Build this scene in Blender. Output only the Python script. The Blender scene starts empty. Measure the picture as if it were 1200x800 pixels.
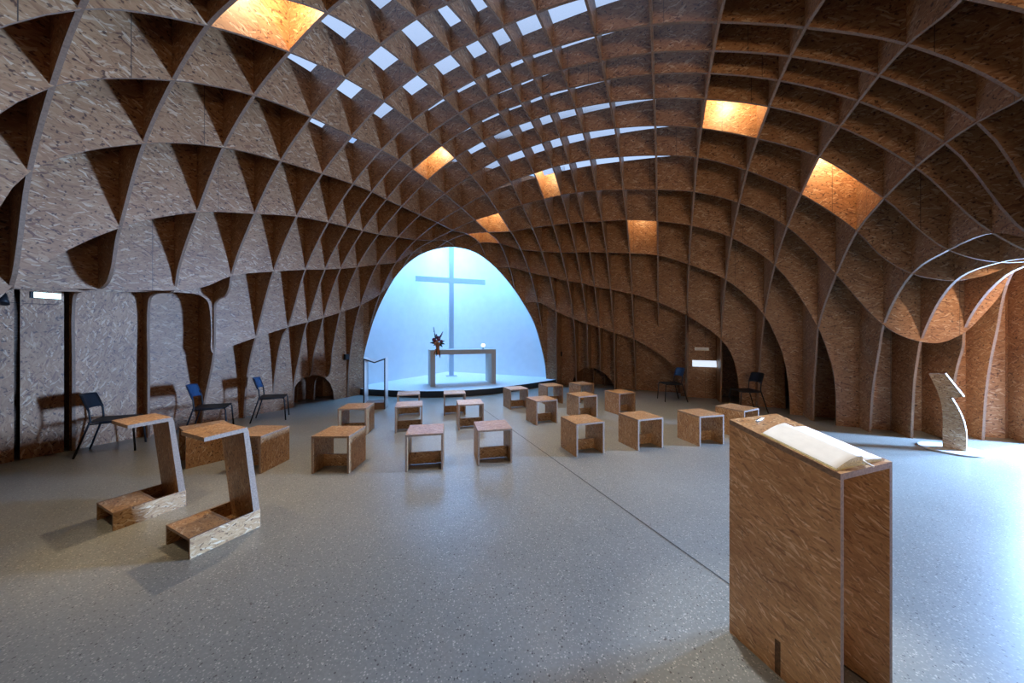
import bpy, bmesh, math, random
import numpy as np
from mathutils import Vector, Matrix
random.seed(7)
PI = math.pi
C = bpy.context.scene.collection
# ------------------------------------------------------------------ camera geometry
F, H, V0, U0 = 375.52, 1.62, 394.0, 600.0
PHI = 0.442307
CP, SP = math.cos(PHI), math.sin(PHI)
def W(a, b):            # rib grid coordinates -> world plan
    return (a*CP + b*SP, -a*SP + b*CP)
def AB(x, y):
    return (x*CP - y*SP, x*SP + y*CP)
def on_a(a, u, v):      # pixel on the vertical plane a = const -> (b, z)
    t = (u-U0)/F
    y = a/(t*CP - SP)
    return (t*y*SP + y*CP, H + (V0-v)*y/F)
def on_b(b, u, v):
    t = (u-U0)/F
    y = b/(t*SP + CP)
    return (t*y*CP - y*SP, H + (V0-v)*y/F)
def at(u, v, z=0.0):    # pixel at known height -> world
    y = (H-z)*F/(v-V0)
    return Vector(((u-U0)/F*y, y, z))
PLANE_C = 14.0          # chancel arch plane b - a
def on_arch(u, v):
    t = (u-U0)/F
    # b-a = x*(SP-CP) + y*(CP+SP)
    y = PLANE_C/(t*(SP-CP) + CP + SP)
    return Vector((t*y, y, H + (V0-v)*y/F))
A_POS = {'K':-7.62,'L':-7.108,'M':-6.52,'N':-5.823,'o':-5.134,'p':-4.428,'q':-3.736,'r':-3.103,'s':-2.539,'t':-2.117,'u':-1.759,
 'v':-1.329,'w':-0.771,'x':-0.131,'1':0.535,'2':1.253,'3':1.945,'4':2.587,'5':3.154,'6':3.559,'7':4.0,'8':4.5,'9':4.98}
B_POS = {'Y':-1.35,'Z':-0.65,'X':0.05,'y':0.744,'z':1.445,'a':2.145,'b':2.829,'c':3.468,'d':4.051,'e':4.465,'f':4.83,'g':5.252,'h':5.832,
 'k':6.474,'l':7.108,'m':7.796,'n':8.494,'i':9.152,'j':9.829}
J_B = 10.4
NODES = {
'y':'q,95,11 p,60,101 o,34,200 N,15,335',
'z':'q,244,30.5 p,203,95 o,169,169 N,140,265.5',
'a':'r,382,15 q,337.5,61.3 p,299.5,112 o,262,173 N,232,249 M,206,340',
'b':'s,487.5,21.3 r,446,52.5 q,403.8,91.3 p,364.5,137.5 o,328.8,188.8 N,301,251 M,271,322.5',
'c':'v,627.8,15 u,589,31 t,560.5,46 s,528.8,63 r,489,87 q,450,118.8 p,410,160 o,378.8,203.8 N,346.5,253.8 M,320.7,318 L,301.5,395.3',
'd':'x,763.5,29 w,696.8,41.3 v,649.5,56.3 u,611.5,68 t,585.8,79 s,555,93.7 r,519.5,114.7 q,483.8,142.5 p,447.5,176 o,412.5,215.8 N,383.3,260.8 M,357,316 L,336,383.3 1,841,26 2,945,32.5 3,1063.8,52.5 4,1197.5,113.8',
'e':'x,764.6,62 w,705,71.3 v,661,82 u,625,91.3 t,600.5,101.5 s,571.8,114.3 r,537.8,133 q,502.2,157.5 p,467.5,187.5 o,435,224.8 N,406.5,266 M,381,315.5 L,360,377.3 1,836,60 2,926,66 3,1030,88.8 4,1145,142.5',
'f':'x,765.8,87 w,710,93.8 v,666,103.8 u,635.3,111.5 t,611.3,121.8 s,584.7,131.2 r,552.3,148.3 q,518,170.8 p,484.5,198.5 o,453,233.8 N,425.3,270.5 M,399.3,314.7 L,379.5,372 1,831,86 2,915,94.5 3,1007.5,118.8 4,1108.8,167.5',
'g':'x,766.8,115.6 w,715.2,119.8 v,673.8,127 u,645.8,133.5 t,622.3,141.6 s,598.2,150.4 r,567,165.5 q,531.8,185 p,500.6,211.3 o,471,242 N,443.3,274.6 M,419.3,313 L,398.3,366 1,828,116.3 2,902.5,125 3,983.8,148.8 4,1074,196 5,1163.8,273',
'h':'x,767.6,147.3 w,720.8,150.3 v,682.5,155.5 u,656.7,161 t,634,167.5 s,611.6,175.5 r,582,187.3 q,550.5,205.7 p,520.5,227 o,492,251.8 N,466.5,278 M,441.8,309.8 L,423,357 1,823.8,150.5 2,887.5,162.5 3,960,183.8 4,1036,232.5 5,1112.5,293.8 6,1171,307.5',
'k':'x,768.3,182 w,726,183.7 v,690.8,187 u,667.5,191.5 t,647.3,196 s,625,203.2 r,597.8,212.8 q,568.5,227 p,540,243.5 o,513,260.8 N,488.3,280.7 M,463.5,307.5 L,445.5,344.3 1,817.5,184.5 2,875.5,200 3,940,227.5 4,1005,271 5,1068.8,321 6,1120,328.8 7,1166,322.5',
'l':'x,768.8,222.5 w,730.5,222.5 v,698.7,223.3 u,676.2,225.8 t,657.8,228.5 s,637.6,233.4 r,611.6,240.2 q,584.6,249.5 p,558,257.8 o,531.8,269.8 N,507.8,282 1,813.8,225 2,862.5,238 3,921,266 4,978.5,321.5 5,1036,380 6,1081,398.8 7,1133.8,386',
'm':'x,769.5,259.3 w,733.5,257.8 v,704.7,259.3 u,684.3,260 t,667,261.8 s,647.7,263.8 r,624,266.8 q,600,271 N,523.5,282.8 1,810,264.5 2,856,278.8 3,907,310.5 4,960,385',
'n':'x,770,299 w,737.7,296.8 v,710.3,296 u,690.8,295.3 t,675,296 s,657.8,296 r,634.5,294.5 q,610.5,292.3 1,808,310 2,851,327.5 3,895,370',
'i':'x,771.5,354 w,740.3,344.3 v,714.8,339 u,696.8,336 t,681.8,331.5 s,665.3,329.3 r,643.5,324 q,621.8,319.5 1,807,370 2,846,398',
'j':'x,772.5,414 w,743.3,397.5 v,720,390 u,702.5,383.3 t,687.8,379.5 s,671.7,373.5 r,651,364.5 q,630,353.3',
}
A_ORD = 'L M N o p q r s t u v w x 1 2 3 4 5 6 7 8 9'.split()
B_ORD = 'Y Z X y z a b c d e f g h k l m n i j'.split()
NZ = {}
for B, s in NODES.items():
    for w in s.split():
        A, u, v = w.split(',')
        a, b = A_POS[A], B_POS[B]
        y = -a*SP + b*CP
        NZ[A, B] = H + (V0-float(v))*y/F
ARCH_PX = [(419,462),(420.5,450),(425,417),(430,396),(436.7,373.7),(450,343.7),(466.7,317),(490,297),(513,288.7),(533,287),(556.7,293),(576.7,307),
           (596.7,328.7),(613,352),(626.7,377),(635,403.7),(640,427),(642,448)]
ARCH = [on_arch(*p) for p in ARCH_PX]
# ------------------------------------------------------------------ smooth inner surface of the timber dome (thin-plate spline)
pts, zz = [], []
def addp(a, b, z, tol=0.0):
    if tol and any((a-p[0])**2+(b-p[1])**2 < tol*tol for p in pts): return
    pts.append((a, b)); zz.append(z)
for (A, B), z in NZ.items(): addp(A_POS[A], B_POS[B], z)
base = list(zip(pts, zz))
for (a, b), z in base:                       # the dome mirrors about its own axis ...
    if a < 2.9: addp(2.8-b, 2.8-a, z, .5)
for p in ARCH:
    if p.z > 1.3: addp(*AB(p.x, p.y), p.z, .25)
for (a, b, z) in [(4.45,7.108,2.6),(4.45,6.474,2.62),(5.1,7.1,2.75),(5.1,6.4,2.75),(4.45,5.8,2.6),(5.1,5.8,2.75),(4.45,5.2,2.65),(4.45,4.4,2.75),(5.1,4.4,2.75),
                  (4.0,3.5,2.75),(4.4,2.8,2.4)]: addp(a, b, z, .4)
base = list(zip(pts, zz))
for (a, b), z in base:                       # ... and nearly front to back
    da, db = a+1.85, b-4.65
    if z > 1.5 and da < 4.6: addp(-1.85+db, 4.65+da, z, .6)
P = np.array(pts); Zv = np.array(zz); n = len(P)
def tk(d2): return np.where(d2 > 1e-12, 0.5*d2*np.log(np.maximum(d2, 1e-12)), 0.0)
D2 = ((P[:, None]-P[None])**2).sum(-1)
M_ = np.zeros((n+3, n+3)); M_[:n, :n] = tk(D2) + 0.02*np.eye(n)
M_[:n, n] = 1; M_[:n, n+1:] = P; M_[n, :n] = 1; M_[n+1:, :n] = P.T
SOL = np.linalg.solve(M_, np.r_[Zv, 0, 0, 0])
def zs(a, b):
    d2 = ((P-np.array([a, b]))**2).sum(-1)
    return float(tk(d2) @ SOL[:n] + SOL[n] + SOL[n+1]*a + SOL[n+2]*b)
# ------------------------------------------------------------------ helpers
def newobj(name, me, parent=None):
    o = bpy.data.objects.new(name, me); C.objects.link(o)
    if parent: o.parent = parent
    return o
def empty(name, loc=(0,0,0), rz=0.0):
    o = bpy.data.objects.new(name, None); C.objects.link(o)
    o.location = loc; o.rotation_euler = (0,0,rz); o.empty_display_size = .1
    return o
def tag(o, label, cat, group=None):
    o['label'] = label; o['category'] = cat
    if group: o['group'] = group
    return o
def struct(o):
    o['kind'] = 'structure'; return o
def boxuv(bm):
    uvl = bm.loops.layers.uv.verify()
    for f in bm.faces:
        n = f.normal; ax = max(range(3), key=lambda i: abs(n[i]))
        for l in f.loops:
            c = l.vert.co
            l[uvl].uv = (c.y, c.z) if ax == 0 else (c.x, c.z) if ax == 1 else (c.x, c.y)
def finish(bm, name, mats, parent=None, uv=True, smooth=False):
    bm.normal_update()
    if uv: boxuv(bm)
    me = bpy.data.meshes.new(name); bm.to_mesh(me); bm.free()
    for m in (mats if isinstance(mats, (list, tuple)) else [mats]): me.materials.append(m)
    if smooth: me.shade_smooth()
    return newobj(name, me, parent)
def bm_box(bm, x0, x1, y0, y1, z0, z1, bev=0.0, mi=0):
    vs = [bm.verts.new((x, y, z)) for x in (x0, x1) for y in (y0, y1) for z in (z0, z1)]
    fs = []
    for q in ((0,1,3,2), (4,6,7,5), (0,4,5,1), (2,3,7,6), (0,2,6,4), (1,5,7,3)):
        f = bm.faces.new([vs[i] for i in q]); f.material_index = mi; fs.append(f)
    if bev:
        es = list({e for f in fs for e in f.edges})
        bmesh.ops.bevel(bm, geom=es, offset=bev, segments=2, profile=.6, affect='EDGES')
    return vs
def box(name, x0, x1, y0, y1, z0, z1, mat, parent=None, bev=0.003):
    bm = bmesh.new(); bm_box(bm, x0, x1, y0, y1, z0, z1, bev)
    bmesh.ops.recalc_face_normals(bm, faces=bm.faces)
    return finish(bm, name, mat, parent)
def prism(bm, poly, axis, d0, d1, mi=0, mi_edge=None):
    # poly: list of 2D points; axis 'x': (y,z) ; 'y': (x,z) ; 'z': (x,y)
    def p3(p, d): return {'x': (d, p[0], p[1]), 'y': (p[0], d, p[1]), 'z': (p[0], p[1], d)}[axis]
    a = [bm.verts.new(p3(p, d0)) for p in poly]; b = [bm.verts.new(p3(p, d1)) for p in poly]
    fs = [bm.faces.new(a), bm.faces.new(b[::-1])]
    for f in fs: f.material_index = mi
    k = len(poly)
    for i in range(k):
        f = bm.faces.new((a[i], b[i], b[(i+1) % k], a[(i+1) % k]))
        f.material_index = mi if mi_edge is None else mi_edge
    bmesh.ops.recalc_face_normals(bm, faces=bm.faces)
def tube(bm, path, r, seg=8, cap=True, mi=0):
    path = [Vector(p) for p in path]; rings = []
    rr = r if isinstance(r, (list, tuple)) else [r]*len(path)
    up = Vector((0, 0, 1))
    for i, p in enumerate(path):
        d = (path[min(i+1, len(path)-1)]-path[max(i-1, 0)]).normalized()
        s = d.cross(up if abs(d.z) < .95 else Vector((1, 0, 0))).normalized(); t = s.cross(d)
        rings.append([bm.verts.new(p + rr[i]*(math.cos(2*PI*k/seg)*s + math.sin(2*PI*k/seg)*t)) for k in range(seg)])
    for a, b in zip(rings, rings[1:]):
        for k in range(seg):
            f = bm.faces.new((a[k], a[(k+1) % seg], b[(k+1) % seg], b[k])); f.material_index = mi; f.smooth = True
    if cap:
        bm.faces.new(rings[0][::-1]).material_index = mi; bm.faces.new(rings[-1]).material_index = mi
def lathe(bm, prof, seg=24, mi=0, cx=0, cy=0):
    rings = [[bm.verts.new((cx+r*math.cos(2*PI*k/seg), cy+r*math.sin(2*PI*k/seg), z)) for k in range(seg)] for r, z in prof]
    for a, b in zip(rings, rings[1:]):
        for k in range(seg):
            f = bm.faces.new((a[k], a[(k+1) % seg], b[(k+1) % seg], b[k])); f.material_index = mi; f.smooth = True
    bm.faces.new(rings[0][::-1]).material_index = mi; bm.faces.new(rings[-1]).material_index = mi
def ss(x): x = max(0., min(1., x)); return x*x*(3-2*x)
def spline(ps, sub=6):      # centripetal-ish Catmull-Rom through 2D points
    out = []
    ps = [np.array(p, float) for p in ps]
    for i in range(len(ps)-1):
        p0 = ps[max(i-1, 0)]; p1 = ps[i]; p2 = ps[i+1]; p3 = ps[min(i+2, len(ps)-1)]
        d = np.linalg.norm(p2-p1)
        l0 = max(np.linalg.norm(p1-p0), 1e-6); l2 = max(np.linalg.norm(p3-p2), 1e-6)
        m1 = (p2-p1) if i == 0 else ((p1-p0)/l0*d*.5 + (p2-p1)*.5)
        m2 = (p2-p1) if i == len(ps)-2 else ((p2-p1)*.5 + (p3-p2)/l2*d*.5)
        for k in range(sub):
            t = k/sub
            out.append((2*t**3-3*t**2+1)*p1 + (t**3-2*t**2+t)*m1 + (-2*t**3+3*t**2)*p2 + (t**3-t**2)*m2)
    out.append(ps[-1]); return out

# ------------------------------------------------------------------ materials
def mat(name):
    m = bpy.data.materials.new(name); m.use_nodes = True
    nt = m.node_tree; bs = nt.nodes['Principled BSDF']
    return m, nt, bs
def N_(nt, typ, **kw):
    n = nt.nodes.new(typ)
    for k, v in kw.items(): setattr(n, k, v)
    return n
def ramp(nt, stops):
    n = nt.nodes.new('ShaderNodeValToRGB'); e = n.color_ramp.elements
    while len(e) < len(stops): e.new(.5)
    for i, (p, c) in enumerate(stops): e[i].position = p; e[i].color = (*c, 1)
    return n
def osb(name, tint=(1,1,1), scale=1.0, vert=0.0, rough=.5, gain=1.0, spec=.5, flat=0., joints=False, spread=.7, dark=1.):
    m, nt, bs = mat(name); L = nt.links.new
    uv = N_(nt, 'ShaderNodeUVMap'); info = N_(nt, 'ShaderNodeObjectInfo')
    mul = N_(nt, 'ShaderNodeMath', operation='MULTIPLY'); mul.inputs[1].default_value = 53.0
    L(info.outputs['Random'], mul.inputs[0])
    off = N_(nt, 'ShaderNodeVectorMath', operation='ADD'); L(uv.outputs[0], off.inputs[0]); L(mul.outputs[0], off.inputs[1])
    nz = N_(nt, 'ShaderNodeTexNoise'); nz.inputs['Scale'].default_value = 9*scale; nz.inputs['Detail'].default_value = 2
    L(off.outputs[0], nz.inputs['Vector'])
    ds = N_(nt, 'ShaderNodeVectorMath', operation='SCALE'); L(nz.outputs['Color'], ds.inputs[0]); ds.inputs['Scale'].default_value = .05/scale
    co = N_(nt, 'ShaderNodeVectorMath', operation='ADD'); L(off.outputs[0], co.inputs[0]); L(ds.outputs[0], co.inputs[1])
    lay = []
    for rot, sx, sy in ((12, 11, 74), (-20, 10, 66), (42, 13, 70), (-52, 13, 64)):
        mp = N_(nt, 'ShaderNodeMapping', vector_type='TEXTURE')
        mp.inputs['Rotation'].default_value = (0, 0, math.radians(rot*spread+vert))
        mp.inputs['Scale'].default_value = (1/(sx*scale), 1/(sy*scale), 1)
        L(co.outputs[0], mp.inputs['Vector'])
        v = N_(nt, 'ShaderNodeTexVoronoi', voronoi_dimensions='2D'); v.inputs['Scale'].default_value = 1.0
        L(mp.outputs[0], v.inputs['Vector'])
        sp = N_(nt, 'ShaderNodeSeparateColor'); L(v.outputs['Color'], sp.inputs[0]); lay.append(sp)
    cur = lay[0].outputs['Red']
    for i, th in ((1, .5), (2, .68), (3, .76)):
        gt = N_(nt, 'ShaderNodeMath', operation='GREATER_THAN'); L(lay[i].outputs['Green'], gt.inputs[0]); gt.inputs[1].default_value = th
        mx = N_(nt, 'ShaderNodeMix', data_type='FLOAT'); L(gt.outputs[0], mx.inputs[0]); L(cur, mx.inputs[2]); L(lay[i].outputs['Red'], mx.inputs[3])
        cur = mx.outputs[0]
    g = gain
    md = (.39, .178, .072)
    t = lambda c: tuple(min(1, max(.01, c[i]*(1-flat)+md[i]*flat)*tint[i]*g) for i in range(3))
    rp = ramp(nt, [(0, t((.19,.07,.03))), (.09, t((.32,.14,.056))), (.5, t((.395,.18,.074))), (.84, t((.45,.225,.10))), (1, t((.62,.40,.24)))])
    L(cur, rp.inputs[0])
    big = N_(nt, 'ShaderNodeTexNoise'); big.inputs['Scale'].default_value = 2.2; big.inputs['Detail'].default_value = 5; L(off.outputs[0], big.inputs['Vector'])
    br = ramp(nt, [(.3, (.80,.77,.75)), (.7, (1.06,1.06,1.06))]); L(big.outputs[0], br.inputs[0])
    mc = N_(nt, 'ShaderNodeMix', data_type='RGBA', blend_type='MULTIPLY'); mc.inputs[0].default_value = 1
    L(rp.outputs[0], mc.inputs[6]); L(br.outputs[0], mc.inputs[7])
    sk = N_(nt, 'ShaderNodeTexNoise'); sk.inputs['Scale'].default_value = 34*scale; sk.inputs['Detail'].default_value = 1; L(off.outputs[0], sk.inputs['Vector'])
    sr = ramp(nt, [(.30, (1-.75*dark,1-.82*dark,1-.85*dark)), (.38, (1,1,1))]); L(sk.outputs[0], sr.inputs[0])
    m2 = N_(nt, 'ShaderNodeMix', data_type='RGBA', blend_type='MULTIPLY'); m2.inputs[0].default_value = 1
    L(mc.outputs[2], m2.inputs[6]); L(sr.outputs[0], m2.inputs[7])
    fin = m2.outputs[2]
    if joints:      # butt joints between the boards a rib is made of
        sx_ = N_(nt, 'ShaderNodeSeparateXYZ'); L(off.outputs[0], sx_.inputs[0])
        md_ = N_(nt, 'ShaderNodeMath', operation='PINGPONG'); L(sx_.outputs[0], md_.inputs[0]); md_.inputs[1].default_value = 1.05
        lt_ = N_(nt, 'ShaderNodeMath', operation='LESS_THAN'); L(md_.outputs[0], lt_.inputs[0]); lt_.inputs[1].default_value = .0028
        m3 = N_(nt, 'ShaderNodeMix', data_type='RGBA'); L(lt_.outputs[0], m3.inputs[0]); L(fin, m3.inputs[6]); m3.inputs[7].default_value = (.05,.025,.015,1)
        fin = m3.outputs[2]
    L(fin, bs.inputs['Base Color'])
    bs.inputs['Roughness'].default_value = rough; bs.inputs['Specular IOR Level'].default_value = spec
    bp = N_(nt, 'ShaderNodeBump'); bp.inputs['Strength'].default_value = .12; bp.inputs['Distance'].default_value = .004
    L(cur, bp.inputs['Height']); L(bp.outputs[0], bs.inputs['Normal'])
    return m
def plain(name, col, rough=.5, metal=0., noise=0.06, nscale=30., spec=.4, bump=0.0):
    m, nt, bs = mat(name); L = nt.links.new
    tc = N_(nt, 'ShaderNodeTexCoord'); nz = N_(nt, 'ShaderNodeTexNoise'); nz.inputs['Scale'].default_value = nscale; nz.inputs['Detail'].default_value = 4
    L(tc.outputs['Object'], nz.inputs['Vector'])
    lo = tuple(c*(1-noise*2) for c in col); hi = tuple(min(1, c*(1+noise*2)) for c in col)
    rp = ramp(nt, [(.3, lo), (.7, hi)]); L(nz.outputs[0], rp.inputs[0]); L(rp.outputs[0], bs.inputs['Base Color'])
    bs.inputs['Roughness'].default_value = rough; bs.inputs['Metallic'].default_value = metal; bs.inputs['Specular IOR Level'].default_value = spec
    if bump:
        bp = N_(nt, 'ShaderNodeBump'); bp.inputs['Strength'].default_value = bump; L(nz.outputs[0], bp.inputs['Height']); L(bp.outputs[0], bs.inputs['Normal'])
    return m
def emit(name, col, st):
    m, nt, bs = mat(name)
    bs.inputs['Base Color'].default_value = (*col, 1); bs.inputs['Emission Color'].default_value = (*col, 1); bs.inputs['Emission Strength'].default_value = st
    return m
OSB = osb('osb_dome', gain=.86, flat=-.1, joints=True)
OSBV = osb('osb_wall', vert=90, gain=.95, flat=-.15)
OSBF = osb('osb_furniture', tint=(1.,1.2,1.3), scale=1.5, gain=1.25, flat=.1, rough=.36)
OSBFV = osb('osb_furniture_upright', scale=1.5, vert=90, tint=(1.,1.12,1.15), gain=1.05, flat=.1, rough=.42)
EDGE = plain('osb_cut_edge', (.22,.13,.085), .65, noise=.12, nscale=60)
EDGEF = plain('osb_furniture_edge', (.27,.175,.12), .65, noise=.15, nscale=80)
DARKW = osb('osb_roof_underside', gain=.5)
WHITE = plain('white_plaster', (.78,.80,.83), .7, noise=.015, nscale=4)
DAIS = plain('white_dais_floor', (.76,.77,.79), .55, noise=.03, nscale=20)
STEEL = plain('black_steel', (.012,.012,.014), .5, noise=.1, spec=.25)
SEATP = plain('black_seat_shell', (.012,.013,.017), .55, noise=.1, spec=.2)
NAVY = plain('navy_backrest', (.010,.042,.115), .45, noise=.08)
STONE = plain('pale_altar_stone', (.55,.51,.45), .6, noise=.05, nscale=40)
CROSS = plain('blue_grey_cross', (.42,.50,.58), .6, noise=.02)
PAPER = plain('book_paper', (.88,.88,.86), .7, noise=.02)
PEDGE = plain('book_page_edges', (.62,.56,.38), .7, noise=.2, nscale=220)
CLOTH = plain('book_cover', (.62,.52,.22), .6, noise=.05)
SILVER = plain('brushed_silver', (.6,.6,.6), .3, metal=1, noise=.05)
FRAMEW = plain('white_lacquer', (.72,.73,.74), .45, noise=.02)
FRAMEB = plain('dark_bronze_edge', (.035,.03,.032), .45, noise=.1)
DARKEDGE = plain('dark_dais_edge', (.02,.022,.027), .35, noise=.1)
WAX = plain('candle_wax', (.85,.82,.74), .5, noise=.02)
GLASSM, nt, bs = mat('clear_glass')
for nd in list(nt.nodes):
    if nd.type == 'BSDF_PRINCIPLED': nt.nodes.remove(nd)
tr = N_(nt, 'ShaderNodeBsdfTransparent'); gl = N_(nt, 'ShaderNodeBsdfGlossy'); gl.inputs['Roughness'].default_value = .02
fr = N_(nt, 'ShaderNodeFresnel'); fr.inputs['IOR'].default_value = 1.25; ms = N_(nt, 'ShaderNodeMixShader')
nt.links.new(fr.outputs[0], ms.inputs[0]); nt.links.new(tr.outputs[0], ms.inputs[1]); nt.links.new(gl.outputs[0], ms.inputs[2])
nt.links.new(ms.outputs[0], nt.nodes['Material Output'].inputs['Surface'])
# polished terrazzo-like screed
FLOORM, nt, bs = mat('polished_screed'); L = nt.links.new
tc = N_(nt, 'ShaderNodeTexCoord')
n1 = N_(nt, 'ShaderNodeTexNoise'); n1.inputs['Scale'].default_value = .9; n1.inputs['Detail'].default_value = 6; L(tc.outputs['Object'], n1.inputs['Vector'])
r1 = ramp(nt, [(.15, (.185,.192,.176)), (.85, (.285,.292,.268))]); L(n1.outputs[0], r1.inputs[0])
n2 = N_(nt, 'ShaderNodeTexNoise'); n2.inputs['Scale'].default_value = 60; n2.inputs['Detail'].default_value = 6; L(tc.outputs['Object'], n2.inputs['Vector'])
r2 = ramp(nt, [(.35, (.90,.90,.90)), (.65, (1.08,1.08,1.08))]); L(n2.outputs[0], r2.inputs[0])
mx = N_(nt, 'ShaderNodeMix', data_type='RGBA', blend_type='MULTIPLY'); mx.inputs[0].default_value = 1; L(r1.outputs[0], mx.inputs[6]); L(r2.outputs[0], mx.inputs[7])
cur = mx.outputs[2]
for sc, th, colr in ((120, .86, (.38,.365,.33)), (85, .93, (.48,.46,.41)), (110, .965, (.08,.08,.08)), (70, .985, (.09,.08,.075))):
    v = N_(nt, 'ShaderNodeTexVoronoi', voronoi_dimensions='2D'); v.inputs['Scale'].default_value = sc; L(tc.outputs['Object'], v.inputs['Vector'])
    sp = N_(nt, 'ShaderNodeSeparateColor'); L(v.outputs['Color'], sp.inputs[0])
    g1 = N_(nt, 'ShaderNodeMath', operation='GREATER_THAN'); L(sp.outputs['Blue'], g1.inputs[0]); g1.inputs[1].default_value = th
    g2 = N_(nt, 'ShaderNodeMath', operation='LESS_THAN'); L(v.outputs['Distance'], g2.inputs[0]); g2.inputs[1].default_value = .38
    ml = N_(nt, 'ShaderNodeMath', operation='MULTIPLY'); L(g1.outputs[0], ml.inputs[0]); L(g2.outputs[0], ml.inputs[1])
    m2 = N_(nt, 'ShaderNodeMix', data_type='RGBA'); L(ml.outputs[0], m2.inputs[0]); L(cur, m2.inputs[6]); m2.inputs[7].default_value = (*colr, 1)
    cur = m2.outputs[2]
L(cur, bs.inputs['Base Color'])
bs.inputs['Roughness'].default_value = .29
bs.inputs['Specular IOR Level'].default_value = .45
# ------------------------------------------------------------------ timber dome: crossed ribs
def zo_of(z): return 5.76 - .59*(5.48-z)
TH = .030
ceiling = struct(empty('ceiling', (-1.5, 4, 0)))
def rib_mesh(inner, d_sign_lo, d_sign_hi, to3, nrm, cut=None):
    """inner: list of (t,z) ascending in t-order of the walk; outward leg direction at each end"""
    k = len(inner); ts = np.array([p[0] for p in inner]); mid = .5*(ts.min()+ts.max())
    outer = []
    for (t, z) in inner:
        lo = t < mid
        s = (d_sign_lo if lo else d_sign_hi)
        w = ss((2.5-z)/1.5)
        zo = zo_of(z) if z > 1.7 else z + (zo_of(1.7)-1.7)*ss(z/1.7)
        outer.append((t + s*.85*w, zo))
    bm = bmesh.new(); uvl = bm.loops.layers.uv.verify()
    n3 = Vector(nrm)*TH/2
    rows = []
    for (ti, zi), (tO, zO) in zip(inner, outer):
        if zi < 0: zi = 0.
        pi_, po = Vector(to3(ti, zi)), Vector(to3(tO, max(zO, 0)))
        rows.append([(bm.verts.new(p+s*n3), tt, zz_) for s in (1, -1) for p, tt, zz_ in ((pi_, ti, zi), (po, tO, zO))])
    def quad(vs, mi):
        pos = [v[0] for v in vs]
        if len({tuple(round(c, 5) for c in v.co) for v in pos}) < 4: 
            pass
        f = bm.faces.new(pos); f.material_index = mi
        for l, v in zip(f.loops, vs): l[uvl].uv = (v[1], v[2])
    for A, B in zip(rows, rows[1:]):
        quad((A[0], A[1], B[1], B[0]), 0); quad((A[2], B[2], B[3], A[3]), 0)
        quad((A[0], B[0], B[2], A[2]), 1); quad((A[1], A[3], B[3], B[1]), 1)
    for A in (rows[0], rows[-1]): quad((A[0], A[2], A[3], A[1]), 1)
    bmesh.ops.recalc_face_normals(bm, faces=bm.faces)
    return bm
def clip_path(path, t0, side):  # keep side*(t-t0) <= 0, inserting the cut point
    out = []
    for i, p in enumerate(path):
        if side*(p[0]-t0) <= 0:
            if not out and i > 0:
                q = path[i-1]; s = (t0-q[0])/(p[0]-q[0]); out.append(np.array((t0, q[1]+s*(p[1]-q[1]))))
            out.append(p)
        elif out:
            q = out[-1]; s = (t0-q[0])/(p[0]-q[0]+1e-9); out.append(np.array((t0, q[1]+s*(p[1]-q[1])))); break
    return out
def auto_leg(t, z, sgn):        # generic foot for rib ends outside the photo
    return [(t+sgn*.28, z*.62), (t+sgn*.42, z*.28), (t+sgn*.48, 0.)]
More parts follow.
